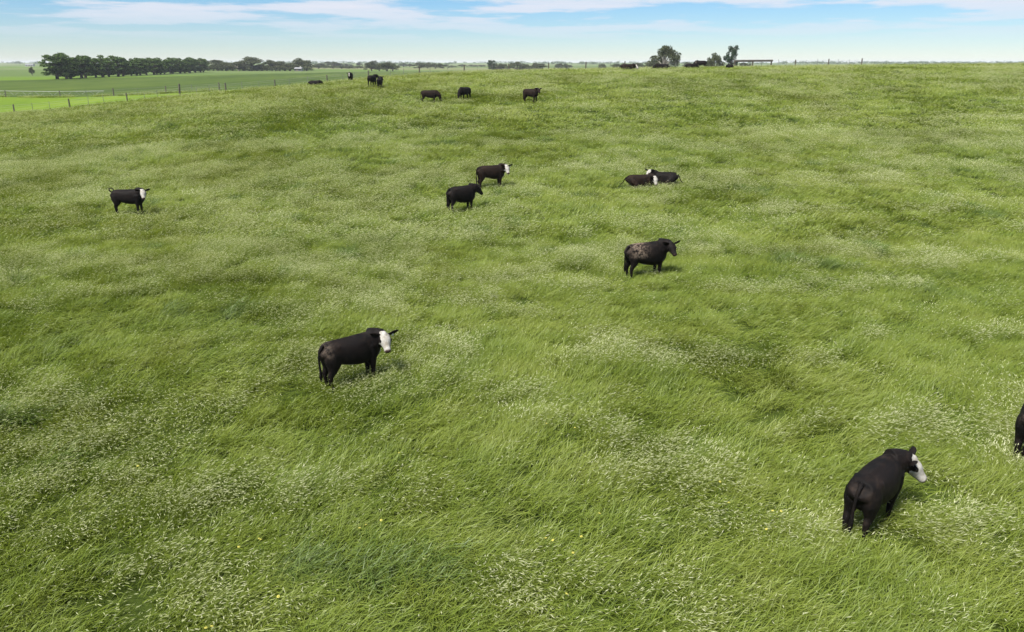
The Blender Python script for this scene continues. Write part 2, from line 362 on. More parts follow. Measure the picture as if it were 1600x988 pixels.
WIND = -0.25
def grass_points(y0, y1, dens, umax, margin):
    area_n = int((y1 - y0) * 2 * (umax * y1 + margin) * dens)
    Y = rng.uniform(y0, y1, area_n); X = rng.uniform(-1, 1, area_n) * (umax * y1 + margin)
    keep = (np.abs(X) < umax * Y + margin) & (Y < fence_y(X) + .4)
    X, Y = X[keep], Y[keep]
    thin = fbm(X / 1.1, Y / 1.1, 71, 2)
    keep = rng.random(len(X)) < np.clip((thin - .22) * 5.0, .38, 1)
    return X[keep], Y[keep]
def grass_object(name, pts, tufts, nleaf, size=1.0, var=1.0):
    X, Y = pts; n = len(X)
    Z = H(X, Y) - .02
    seedn = .52 * fbm(X / 8.0 + .25 * Y / 7, Y / 4.5, 31, 3) + .48 * fbm(X / 2.6, Y / 1.3, 37, 2)
    seedn = seedn + .055 * np.clip(-X / 25, -.6, 1) + .035 * np.clip((Y - 15) / 20, -1, 1)
    is_seed = rng.random(n) < np.clip((seedn - .495) * 14, .03, .97)
    idx = np.where(is_seed, nleaf + rng.integers(0, len(tufts) - nleaf - 2, n), rng.integers(0, nleaf, n)).astype(np.int32)
    coarse = (fbm(X / 2.2, Y / 1.6, 83, 2) > .825) & (rng.random(n) < .8); idx = np.where(coarse, len(tufts) - 2 + rng.integers(0, 2, n), idx).astype(np.int32)
    wind = WIND + 2.6 * (fbm(X / 6.0, Y / 6.0, 41, 2) - .5) * 1.4 + 1.8 * (vnoise(X / 1.3, Y / 1.3, 43) - .5) + rng.normal(0, .35, n)
    hgt = .62 + .95 * (.4 * fbm(X / 3.2, Y / 2.4, 51, 2) + .6 * vnoise(X / 1.0, Y / .8, 57))
    hgt = .30 + var * (hgt - .66); hgt = np.clip((.17 + hgt) * .86, .2, 1.3) * rng.uniform(.85, 1.15, n) * np.where(is_seed, 1.04, 1.0)
    for c in COWS:
        dd = np.hypot(X - c.x, Y - c.y); hgt = hgt * (1 - .40 * np.clip(1.6 - dd, 0, 1) * rng.uniform(.5, 1.1, n))
    lodge = np.clip((fbm(X / 2.6, Y / 2.6, 61, 2) - .5) * 2.6, -.25, .9)
    tilt = .10 + .42 * lodge + rng.normal(0, .10, n)
    rot = np.stack([rng.normal(0, .06, n), tilt, wind], 1)
    scl = np.stack([size * rng.uniform(.9, 1.1, n), size * rng.uniform(.9, 1.1, n), hgt], 1)
    me = bpy.data.meshes.new(name); me.vertices.add(n); me.vertices.foreach_set('co', np.stack([X, Y, Z], 1).astype(np.float32).ravel())
    for an, ty, key, ar in (('rot', 'FLOAT_VECTOR', 'vector', rot), ('scl', 'FLOAT_VECTOR', 'vector', scl), ('idx', 'INT', 'value', idx)):
        a = me.attributes.new(an, ty, 'POINT'); a.data.foreach_set(key, np.ascontiguousarray(ar, np.int32 if ty == 'INT' else np.float32).ravel())
    o = bpy.data.objects.new(name, me); C.objects.link(o); me.materials.append(M['grass'])
    g = bpy.data.node_groups.new(name, 'GeometryNodeTree')
    g.interface.new_socket('Geometry', in_out='INPUT', socket_type='NodeSocketGeometry'); g.interface.new_socket('Geometry', in_out='OUTPUT', socket_type='NodeSocketGeometry')
    gi = g.nodes.new('NodeGroupInput'); go = g.nodes.new('NodeGroupOutput'); iop = g.nodes.new('GeometryNodeInstanceOnPoints')
    gti = g.nodes.new('GeometryNodeGeometryToInstance')
    for tf in reversed(tufts):
        ob = g.nodes.new('GeometryNodeObjectInfo'); ob.inputs[0].default_value = tf; g.links.new(ob.outputs['Geometry'], gti.inputs[0])
    def na(nm, ty):
        q = g.nodes.new('GeometryNodeInputNamedAttribute'); q.data_type = ty; q.inputs[0].default_value = nm; return q.outputs[0]
    e2r = g.nodes.new('FunctionNodeEulerToRotation'); g.links.new(na('rot', 'FLOAT_VECTOR'), e2r.inputs[0])
    g.links.new(gi.outputs[0], iop.inputs['Points']); g.links.new(gti.outputs[0], iop.inputs['Instance'])
    iop.inputs['Pick Instance'].default_value = True
    g.links.new(na('idx', 'INT'), iop.inputs['Instance Index']); g.links.new(e2r.outputs[0], iop.inputs['Rotation']); g.links.new(na('scl', 'FLOAT_VECTOR'), iop.inputs['Scale'])
    g.links.new(iop.outputs[0], go.inputs[0])
    md = o.modifiers.new('grass', 'NODES'); md.node_group = g
    o['kind'] = 'stuff'; return o

# ------------------------------------------------------------------ cattle
def lerpv(a, b, t): return a + (b - a) * t
COWS = []
def build_cow(name, label, px, py, heading, yaw=0.0, pose='stand', face='none', hide='black_hide', size=1.0, group=None,
              head_pitch=-38, neck_up=.24, tailup=False, mud=False, tagged=False, fine=True, at=None, step=0.0, white_under=False, sock=False, lean=0.0, white_chest=False, stockier=1.0, deep=1.0):
    base = at if at is not None else ground_at(px, py)
    COWS.append(base); root = empty(name, base, R_(heading), size)
    lie = pose == 'lie'; dz = -.50 if lie else 0.0
    parts = []
    W = stockier
    # trunk: deep chest, level back, rounded rump
    xs = [(-.745, 1.08, .15, .12), (-.73, 1.065, .205, .17), (-.65, 1.04, .24, .21), (-.50, .995, .265, .265), (-.30, .95, .28, .305),
          (-.05, .905, .305, .35), (.18, .89, .305, .37), (.38, .895, .275, .38), (.53, .915, .24, .365), (.65, .935, .20, .32), (.74, .945, .14, .23), (.78, .945, .06, .10)]
    parts.append(tube([(x, 0, z + dz - b * (deep - 1)) for x, z, a, b in xs], [(a * W, b * deep) for x, z, a, b in xs], 24, sq=2.5))
    parts.append(tube([(-.68, 0, 1.17 + dz), (-.5, 0, 1.205 + dz), (-.3, 0, 1.215 + dz), (.1, 0, 1.21 + dz), (.42, 0, 1.215 + dz), (.58, 0, 1.205 + dz), (.72, 0, 1.18 + dz + .12 * neck_up)], [.06, .075, .07, .07, .08, .085, .07], 8))
    for s in (-1, 1):
        parts.append(tube([(-.66, s * .09, 1.13 + dz), (-.52, s * .15, 1.15 + dz), (-.36, s * .20, 1.12 + dz)], [.07, .075, .07], 8))   # hips
        parts.append(tube([(.52, s * .12, 1.16 + dz), (.46, s * .20, .98 + dz), (.52, s * .20, .80 + dz)], [.07, .10, .09], 8))   # shoulder blade
    if not lie: parts.append(tube([(-.56, 0, 1.05), (-.585, 0, .90), (-.60, 0, .76), (-.60, 0, .66)], [(.16, .16), (.17, .15), (.13, .12), (.06, .06)], 12, up=Vector((1, 0, 0))))   # between the thighs
    # brisket
    parts.append(tube([(.35, 0, .66 + dz), (.6, 0, .66 + dz), (.76, 0, .79 + dz)], [.13, .14, .10], 10))
    # neck and head
    n0 = Vector((.55, 0, 1.06 + dz)); 
    if pose == 'graze':
        d1 = Vector((math.cos(R_(yaw * .4)), math.sin(R_(yaw * .4)), -.55)).normalized(); n1 = n0 + d1 * .42
        d2 = Vector((math.cos(R_(yaw * .8)) * .75, math.sin(R_(yaw * .8)) * .75, -.8)).normalized(); poll = n1 + d2 * .26
        hp = R_(-68)
    else:
        y1, y2 = R_(yaw * .35), R_(yaw * .7)
        d1 = Vector((math.cos(y1), math.sin(y1), neck_up * 1.2)).normalized(); n1 = n0 + d1 * .25
        d2 = Vector((math.cos(y2), math.sin(y2), neck_up * 1.6)).normalized(); poll = n1 + d2 * .18
        hp = R_(head_pitch)
    hd = Vector((math.cos(R_(yaw)) * math.cos(hp), math.sin(R_(yaw)) * math.cos(hp), math.sin(hp)))
    hs = Vector((-math.sin(R_(yaw)), math.cos(R_(yaw)), 0)); hu = hd.cross(hs).normalized()
    nk = [lerpv(n0, n1, 0), lerpv(n0, n1, .5), n1, lerpv(n1, poll, .55), poll + hd * .02 - hu * .03]
    parts.append(tube(nk, [(.215, .32), (.205, .295), (.185, .25), (.155, .205), (.115, .15)], 14))
    parts.append(tube([nk[1] + Vector((.05, 0, -.16)), n1 + Vector((.04, 0, -.16)), poll + hd * .10 - hu * .12], [.10, .085, .05], 8))
    hsec = [(a * 1.02, b * 1.1, c * 1.1, d * 1.1) for a, b, c, d in [(-.05, .00, .07, .06), (-.02, .00, .12, .10), (.05, -.03, .140, .13), (.13, -.045, .142, .14), (.21, -.05, .112, .118), (.29, -.052, .082, .092), (.36, -.05, .080, .080), (.41, -.05, .078, .070), (.435, -.05, .052, .045)]]
    parts.append(tube([poll + hd * a + hu * c for a, c, w, h in hsec], [(w, h) for a, c, w, h in hsec], 14, up=hu))
    parts.append(tube([poll - hd * .03 + hu * .02, poll - hd * .02 + hu * .12], [.075, .04], 8, up=hd))
    # legs
    hooves = []
    def leg(pts, rad): parts.append(tube(pts, rad, 10, up=Vector((1, 0, 0))))
    for s in (-1, 1):
        if lie:
            parts.append(tube([(-.55, s * .16, .52), (-.38, s * .27, .38), (-.22, s * .36, .22), (-.14, s * .39, .12)], [.22, .22, .16, .10], 12))
            parts.append(tube([(-.16, s * .38, .12), (-.45, s * .40, .08), (-.58, s * .42, .07), (-.40, s * .50, .05), (-.28, s * .52, .04)], [.10, .07, .065, .05, .045], 8))
            parts.append(tube([(.50, s * .15, .42), (.58, s * .20, .22), (.72, s * .20, .10), (.80, s * .20, .07)], [.14, .11, .075, .06], 10))
            parts.append(tube([(.80, s * .20, .07), (.62, s * .22, .05), (.50, s * .23, .04)], [.06, .05, .045], 8))
        else:
            k = step * s
            leg([(.50, s * .14, .98), (.51, s * .165, .76), (.49 + k * .2, s * .165, .60), (.50 + k * .5, s * .155, .40), (.50 + k * .7, s * .15, .34), (.49 + k * .9, s * .15, .16), (.50 + k, s * .15, .09), (.52 + k, s * .15, .0)],
                [(.14, .18), (.12, .15), (.092, .112), (.064, .072), (.062, .068), (.046, .050), (.054, .056), (.060, .064)])
            k = -step * s
            leg([(-.51, s * .12, 1.10), (-.525, s * .15, .95), (-.535 + k * .1, s * .155, .80), (-.545 + k * .3, s * .155, .66), (-.58 + k * .6, s * .165, .53), (-.645 + k * .8, s * .16, .42), (-.65 + k * .9, s * .155, .30), (-.62 + k, s * .155, .12), (-.60 + k, s * .155, .07), (-.57 + k, s * .155, .0)],
                [(.13, .20), (.15, .235), (.145, .23), (.115, .18), (.082, .112), (.062, .082), (.050, .058), (.046, .05), (.055, .058), (.060, .066)])
    V, Fc = merge(parts)
    me = bpy.data.meshes.new('tmp'); me.from_pydata(V, [], Fc); me.update()
    bm = bmesh.new(); bm.from_mesh(me); bmesh.ops.recalc_face_normals(bm, faces=bm.faces); bm.to_mesh(me); bm.free()
    ob = bpy.data.objects.new('tmp', me); C.objects.link(ob)
    r = ob.modifiers.new('r', 'REMESH'); r.mode = 'VOXEL'; r.voxel_size = .021 if fine else .034
    sm = ob.modifiers.new('s', 'SMOOTH'); sm.factor = .5; sm.iterations = 7 if fine else 2
    dg = bpy.context.evaluated_depsgraph_get(); ev = bpy.data.meshes.new_from_object(ob.evaluated_get(dg))
    bpy.data.objects.remove(ob); bpy.data.meshes.remove(me)
    co = np.zeros(len(ev.vertices) * 3); ev.vertices.foreach_get('co', co); bv = [Vector(c) for c in co.reshape(-1, 3)]
    bf = [tuple(p.vertices) for p in ev.polygons]; bpy.data.meshes.remove(ev); nb = len(bv)
    # ears and tail, in the same skin
    ex = []
    for s in (-1, 1):
        e0 = poll + hs * s * .085 + hu * .02 - hd * .01; dr = (hs * s + hu * .26 - hd * .20).normalized()
        ex.append(tube([e0, e0 + dr * .07, e0 + dr * .15, e0 + dr * .235, e0 + dr * .29], [(.022, .035), (.024, .065), (.022, .085), (.016, .066), (.006, .02)], 10, up=hu))
    zt = 1.17 + dz
    if lie: tp = [(-.76, 0, zt - .04), (-.86, .03, zt - .15), (-.92, .08, .35), (-1.02, .16, .22), (-1.10, .2, .24)]; tr = [.04, .03, .024, .03, .02]
    elif tailup: tp = [(-.74, 0, zt - .02), (-.84, 0, zt + .07), (-.83, 0, zt + .17), (-.72, 0, zt + .19), (-.64, 0, zt + .13), (-.62, 0, zt + .02)]; tr = [.04, .034, .028, .026, .035, .02]
    else: tp = [(-.60, 0, zt - .01), (-.725, 0, zt + .01), (-.80, 0, zt - .10), (-.83, .01, .90), (-.825, .02, .68), (-.81, .02, .52), (-.81, .03, .40), (-.81, .03, .28)]; tr = [.03, .04, .034, .028, .026, .036, .046, .015]
    ex.append(tube(tp, tr, 8, up=Vector((0, 1, 0))))
    V, Fc = merge([(bv, bf)] + ex)
    A = np.zeros((len(V), 3))
    for i, v in enumerate(V[:nb]):
        q = v - poll; a, b, c = q.dot(hd), q.dot(hs), q.dot(hu)
        wv = 0.0
        if face != 'none' and -.10 < a < .6 and abs(b) < .2 and -.25 < c < .22:
            if face == 'full':
                lim = .125 if a < .08 else (.15 if a < .12 else .22)
                wv = 1.0 if (abs(b) < lim and (c > -.09 - max(0, a - .08) * 1.1) and not (a < .0 and c < .02)) else 0.0
                for s in (-1, 1):
                    if (Vector((a, b, c)) - Vector((.13, s * .142, -.005))).length < .052: wv = 0.0
            else: wv = 1.0 if (abs(b) < .06 and c > -.04) else 0.0
        if a > .405 and abs(b) < .12 and -.15 < c < .06: A[i, 2] = .8 if face != 'none' else .25; wv = min(wv, .3)
        if white_under and not lie and -.40 < v.x < -.02 and v.z < .64 and abs(v.y) < .2: wv = 1.0
        if white_chest and v.x > .56 and v.z < .80 + dz and abs(v.y) < .13 and q.length > .3: wv = 1.0
        if sock and v.z < .24: wv = .55
        A[i, 0] = wv
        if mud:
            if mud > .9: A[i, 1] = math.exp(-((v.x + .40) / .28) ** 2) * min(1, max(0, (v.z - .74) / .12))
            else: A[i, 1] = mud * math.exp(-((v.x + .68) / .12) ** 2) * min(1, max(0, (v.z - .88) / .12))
    ed = np.array([(q[k], q[(k + 1) % len(q)]) for q in bf for k in range(len(q))]); cnt = np.bincount(ed[:, 0], minlength=len(V)).astype(float); cnt[cnt == 0] = 1
    for _ in range(2):
        acc = np.stack([np.bincount(ed[:, 0], A[ed[:, 1], ch], len(V)) for ch in range(3)], 1) / cnt[:, None]; A[:nb] = .4 * A[:nb] + .6 * acc[:nb]
    body = link_mesh('body', V, Fc, M[hide], root, smooth=True, attr=A)
    if fine:
        for s in (-1, 1):
            c = poll + hd * .13 + hs * s * .148 - hu * .005
            link_mesh('eye', *tube([c - hs * .012, c, c + hs * .012], [.014, .026, .014], 8), M['eye'], root, smooth=True)
        if tagged:
            e0 = poll + hs * tagged * .085 + hu * .02 - hd * .01; dr = (hs * tagged + hu * .26 - hd * .20).normalized(); c = e0 + dr * .13 - hu * .03
            link_mesh('ear_tag', *tube([c + hu * .02 + hd * .03, c - hu * .0 + hd * .032, c - hu * .065 + hd * .034], [(.016, .006), (.03, .006), (.03, .006)], 8, up=hd), M['tag'], root)
    tag(root, label, 'cow', group); return root

def on_fence(px, fn=fence_y):
    u = (px - 800) / (F * cp + 385 * sp); lo, hi = 60.0, 400.0
    for _ in range(60):
        m = (lo + hi) / 2
        if m - fn(u * m) < 0: lo = m
        else: hi = m
    x = u * lo; return Vector((x, lo, h1(x, lo)))
def crest(px, dy):
    p = on_fence(px); return at_Y(px, p.y - 9 + dy)
HERD = 'young beef cattle in the pasture'
# name, label, pixel of the ground between its feet, heading (0 right, 90 away)
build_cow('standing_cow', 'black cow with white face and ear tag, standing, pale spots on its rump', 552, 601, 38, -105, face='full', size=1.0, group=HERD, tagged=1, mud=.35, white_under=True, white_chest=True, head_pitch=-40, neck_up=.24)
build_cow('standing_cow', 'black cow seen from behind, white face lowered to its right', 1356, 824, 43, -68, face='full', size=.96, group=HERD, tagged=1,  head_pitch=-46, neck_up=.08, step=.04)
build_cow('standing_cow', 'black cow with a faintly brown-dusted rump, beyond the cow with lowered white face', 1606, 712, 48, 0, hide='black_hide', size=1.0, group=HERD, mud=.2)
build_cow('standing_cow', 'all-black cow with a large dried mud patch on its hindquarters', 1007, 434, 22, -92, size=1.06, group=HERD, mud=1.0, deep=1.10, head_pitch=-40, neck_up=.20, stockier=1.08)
build_cow('standing_cow', 'dark brown cow with white face and white underside behind a black cow', 767, 295, 20, -88, face='full', hide='brown_hide', size=1.08, group=HERD, tagged=1, white_under=True, white_chest=True, neck_up=.24, head_pitch=-46)
build_cow('standing_cow', 'black-faced cow with its head against the hind leg of a white-faced cow', 721, 331, 38, -18, hide='black_hide', size=1.06, group=HERD, deep=1.12, neck_up=.12, head_pitch=-50)
build_cow('standing_cow', 'black cow with white face and tail curled up over its rump', 204, 335, 6, -72, face='full', size=1.02, group=HERD, tailup=True, head_pitch=-44, neck_up=.24, step=.05)
build_cow('lying_cow', 'dark brown cow lying stretched in grass, white face held low in front of another', 998, 294, 6, -82, pose='lie', face='full', hide='brown_hide', size=1.03, group=HERD, neck_up=.08, head_pitch=-55)
build_cow('lying_cow', 'black cow lying with raised white face above another lying cow', 1037, 290, 172, 52, pose='lie', face='full', size=1.05, group=HERD, neck_up=.55, head_pitch=-38)
build_cow('standing_cow', 'black cow standing with head raised and turned, alone on the upper slope', 829, 161, -32, -38, hide='brown_hide', size=1.05, group=HERD, fine=False, neck_up=.32, step=.05)
build_cow('grazing_cow', 'black cow grazing head down, turned towards its left on the upper slope', 727, 157, 238, 0, pose='graze', size=1.0, group=HERD, fine=False)
build_cow('grazing_cow', 'brown cow grazing side-on with its muzzle in the grass', 671, 162, 4, -12, pose='graze', hide='brown_hide', size=1.0, group=HERD, fine=False)
build_cow('standing_cow', 'black cow seen from straight behind, the nearer of a pair by the fence', 594, 139, 92, -30, size=1.0, group=HERD, fine=False, neck_up=.4)
build_cow('standing_cow', 'black cow with one ear out, the farther of a pair by the fence', 582, 136, 72, -50, size=1.05, group=HERD, fine=False, neck_up=.35)
build_cow('standing_cow', 'black cow facing downhill with a white blaze, next to the fence', 546, 0, -86, 0, at=at_Y(546, 106), face='blaze', size=1.02, group=HERD, fine=False, neck_up=.15, head_pitch=-55)
build_cow('lying_cow', 'dark cow lying along the skyline with a white face', 981, 0, 4, -55, at=crest(981, -5), pose='lie', face='full', hide='brown_hide', size=1.25, group=HERD, fine=False, neck_up=.02)
build_cow('lying_cow', 'dark cow lying on the skyline below the large rounded tree', 1035, 0, 184, 0, at=crest(1035, -4.5), pose='lie', size=1.15, group=HERD, fine=False, neck_up=-.1)
build_cow('lying_cow', 'dark cow lying low on the skyline under a standing one', 1080, 0, 2, 0, at=crest(1080, -1), pose='lie', size=1.05, group=HERD, fine=False, neck_up=-.15)
build_cow('standing_cow', 'large black cow standing behind the skyline, legs hidden by the crest', 1096, 98, 176, 0, size=1.05, group=HERD, fine=False, neck_up=.02, at=crest(1096, 11))
build_cow('lying_cow', 'small dark cow lying end-on below the layered skyline pine', 1141, 0, 95, 20, at=crest(1141, -4.5), pose='lie', size=.9, group=HERD, fine=False, neck_up=.1)
build_cow('lying_cow', 'dark cow lying in the grass beside the sloping fence', 489, 0, 5, 0, at=at_Y(489, 103), pose='lie', size=1.0, group=HERD, fine=False, neck_up=-.1)

# the sward, trodden down a little round each animal
g1 = grass_object('long_grass', grass_points(4, 32, 12.5, .82, 4), near, 5)
tag(g1, 'long windblown green grass with pale seed heads around the big cattle', 'grass')
g2 = grass_object('long_grass', grass_points(32, 62, 7, .80, 5), mid, 4, 1.0, .9)
tag(g2, 'windblown green grass with pale seed heads on the lower slope', 'grass')
gx, gy = grass_points(62, 146, 3.2, .80, 6)
fx = rng.uniform(-150, -42, 420); fy = fence2_y(fx) + rng.normal(0, .45, 420); keep = vnoise(fx / 5, fx * 0, 91) > .38
gx, gy = np.concatenate([gx, fx[keep]]), np.concatenate([gy, fy[keep]])
g3 = grass_object('long_grass', (gx, gy), far, 3, 1.0, .6)
tag(g3, 'windblown green grass on the upper slope below the skyline fence', 'grass')

# ------------------------------------------------------------------ fences
def fence_wires(parent, path, heights, r):
    for hgt in heights:
        P = [Vector((p.x, p.y, p.z + hgt)) - parent.location for p in path]
        link_mesh('wire', *tube(P, [r] * len(P), 4), M['wire'], parent)
def make_fence(name, label, pts, thick, thin, heights, seed, wire_path):
    root = empty(name, pts[0][0]); rr = random.Random(seed)
    tk = bpy.data.meshes.new('post'); v, f = tube([(0, 0, -.3), (0, 0, .6), (0, 0, thick - .03), (0, 0, thick)], [.10, .095, .09, .07], 8); tk.from_pydata([tuple(q) for q in v], [], f); tk.materials.append(M['post'])
    tn = bpy.data.meshes.new('dropper'); v, f = tube([(0, 0, -.2), (0, 0, thin)], [.028, .026], 5); tn.from_pydata([tuple(q) for q in v], [], f); tn.materials.append(M['steel'])
    for p, kind in pts:
        o = bpy.data.objects.new('post' if kind else 'dropper', tk if kind else tn); C.objects.link(o); o.parent = root
        o.location = p - root.location; o.rotation_euler = (rr.gauss(0, .035), rr.gauss(0, .045), rr.random() * 6)
        s = rr.uniform(.92, 1.1) * (1.25 if kind == 2 else 1); o.scale = (s, s, s)
    fence_wires(root, wire_path, heights, .008)
    tag(root, label, 'fence'); return root
thick1 = [-95, 8, 98, 191, 275, 349, 427, 510, 575, 655, 725, 795, 857, 915, 976, 1038, 1086]
thin1 = [-60, -25, 38, 66, 128, 154, 219, 240, 302, 324, 375, 402, 450, 478, 535, 552, 609, 630, 672, 700, 747, 770, 815, 836, 877, 893, 936, 953, 996, 1012, 1056, 1066]
big = {275}
pts = [(on_fence(x), 2 if x in big else 1) for x in thick1] + [(on_fence(x), 0) for x in thin1]
path = [on_fence(x) for x in range(-95, 1087, 24)]
pts.sort(key=lambda q: q[0].x)
make_fence('post_and_wire_fence', 'long weathered post and wire fence running from the bright paddock up to the skyline', pts, 1.32, 1.2, (.3, .6, .9, 1.12), 3, path)
def f2(X): return float(fence2_y(np.array([X]))[0])
thick2 = [-40, 0, 86, 171, 254, 339]; thin2 = [-20, 43, 128, 210, 296]
pts = [(on_fence(x, f2), 1) for x in thick2] + [(on_fence(x, f2), 0) for x in thin2]
pts.sort(key=lambda q: q[0].x)
make_fence('post_and_wire_fence', 'second wire fence between the bright green strip and the dark paddock', pts, 1.3, 1.2, (.35, .7, 1.05), 4, [on_fence(x, f2) for x in range(-40, 345, 24)])
# skyline fence to the right of the yard rails
pts = [(on_fence(x), 1) for x in (1242, 1293, 1345)] + [(on_fence(x), 0) for x in (1215, 1228, 1258, 1276, 1308, 1325)]
pts.sort(key=lambda q: q[0].x)
make_fence('post_and_wire_fence', 'leaning posts of the skyline fence beyond the timber yard rails', pts, 1.32, 1.3, (.3, .6, .9, 1.12), 9, [on_fence(x) for x in range(1207, 1346, 12)])
# timber yard rails on the skyline
a, b = on_fence(1146), on_fence(1204); root = empty('yard_rails', a)
for k, x in enumerate((1147, 1175, 1204)):
    p = on_fence(x) - a; hh = 1.3
    link_mesh('post', *tube([(p.x, p.y, p.z - .4), (p.x, p.y, p.z + hh)], [.13, .12], 8), M['post'], root)
for x in (1161, 1189):
    p = on_fence(x) - a; link_mesh('dropper', *tube([(p.x, p.y, p.z - .3), (p.x, p.y, p.z + 1.1)], [.04, .04], 6), M['steel'], root)
d = b - a
link_mesh('rail', *tube([(0, -.06, 1.16), (d.x + .2, d.y - .06, d.z + 1.16)], [(.05, .13)] * 2, 8), M['post'], root)
link_mesh('pipe', *tube([(0, -.06, 1.36), (d.x + .2, d.y - .06, d.z + 1.32)], [.06] * 2, 8), M['white_pipe'], root)
for dx in (0, d.x): link_mesh('bracket', *tube([(dx, 0 if dx == 0 else d.y, 1.1 + (0 if dx == 0 else d.z)), (dx, 0 if dx == 0 else d.y, 1.4 + (0 if dx == 0 else d.z))], [.05, .05], 6), M['post'], root)
tag(root, 'timber yard rails with a pale pipe along the top on the skyline', 'railing')

# white irrigation pipe on slanted legs in the dark paddock
A_, B_ = ground_at(-60, 147.5), ground_at(163, 147.0)
root = empty('irrigation_pipe', A_); n = 11; ptsP = []
for i in range(n + 1):
    t = i / n; x = A_.x + (B_.x - A_.x) * t; y = A_.y + (B_.y - A_.y) * t; z = h1(x, y); p = Vector((x, y, z)) - A_
    top = Vector((p.x, p.y, p.z + 1.0 - .45 * t)); ptsP.append(top)
    if i < n:
        link_mesh('leg', *tube([top, (p.x + 1.0, p.y, p.z - .1)], [.025, .022], 5), M['white_pipe'], root)
        link_mesh('leg', *tube([(p.x + 1.0, p.y, p.z - .1), (p.x + 1.9, p.y + .1, p.z + .5)], [.02, .018], 5), M['white_pipe'], root)
link_mesh('pipe', *tube(ptsP, [.045] * len(ptsP), 6), M['white_pipe'], root)
tag(root, 'white irrigation pipe on slanted legs across the dark green paddock', 'pipe')

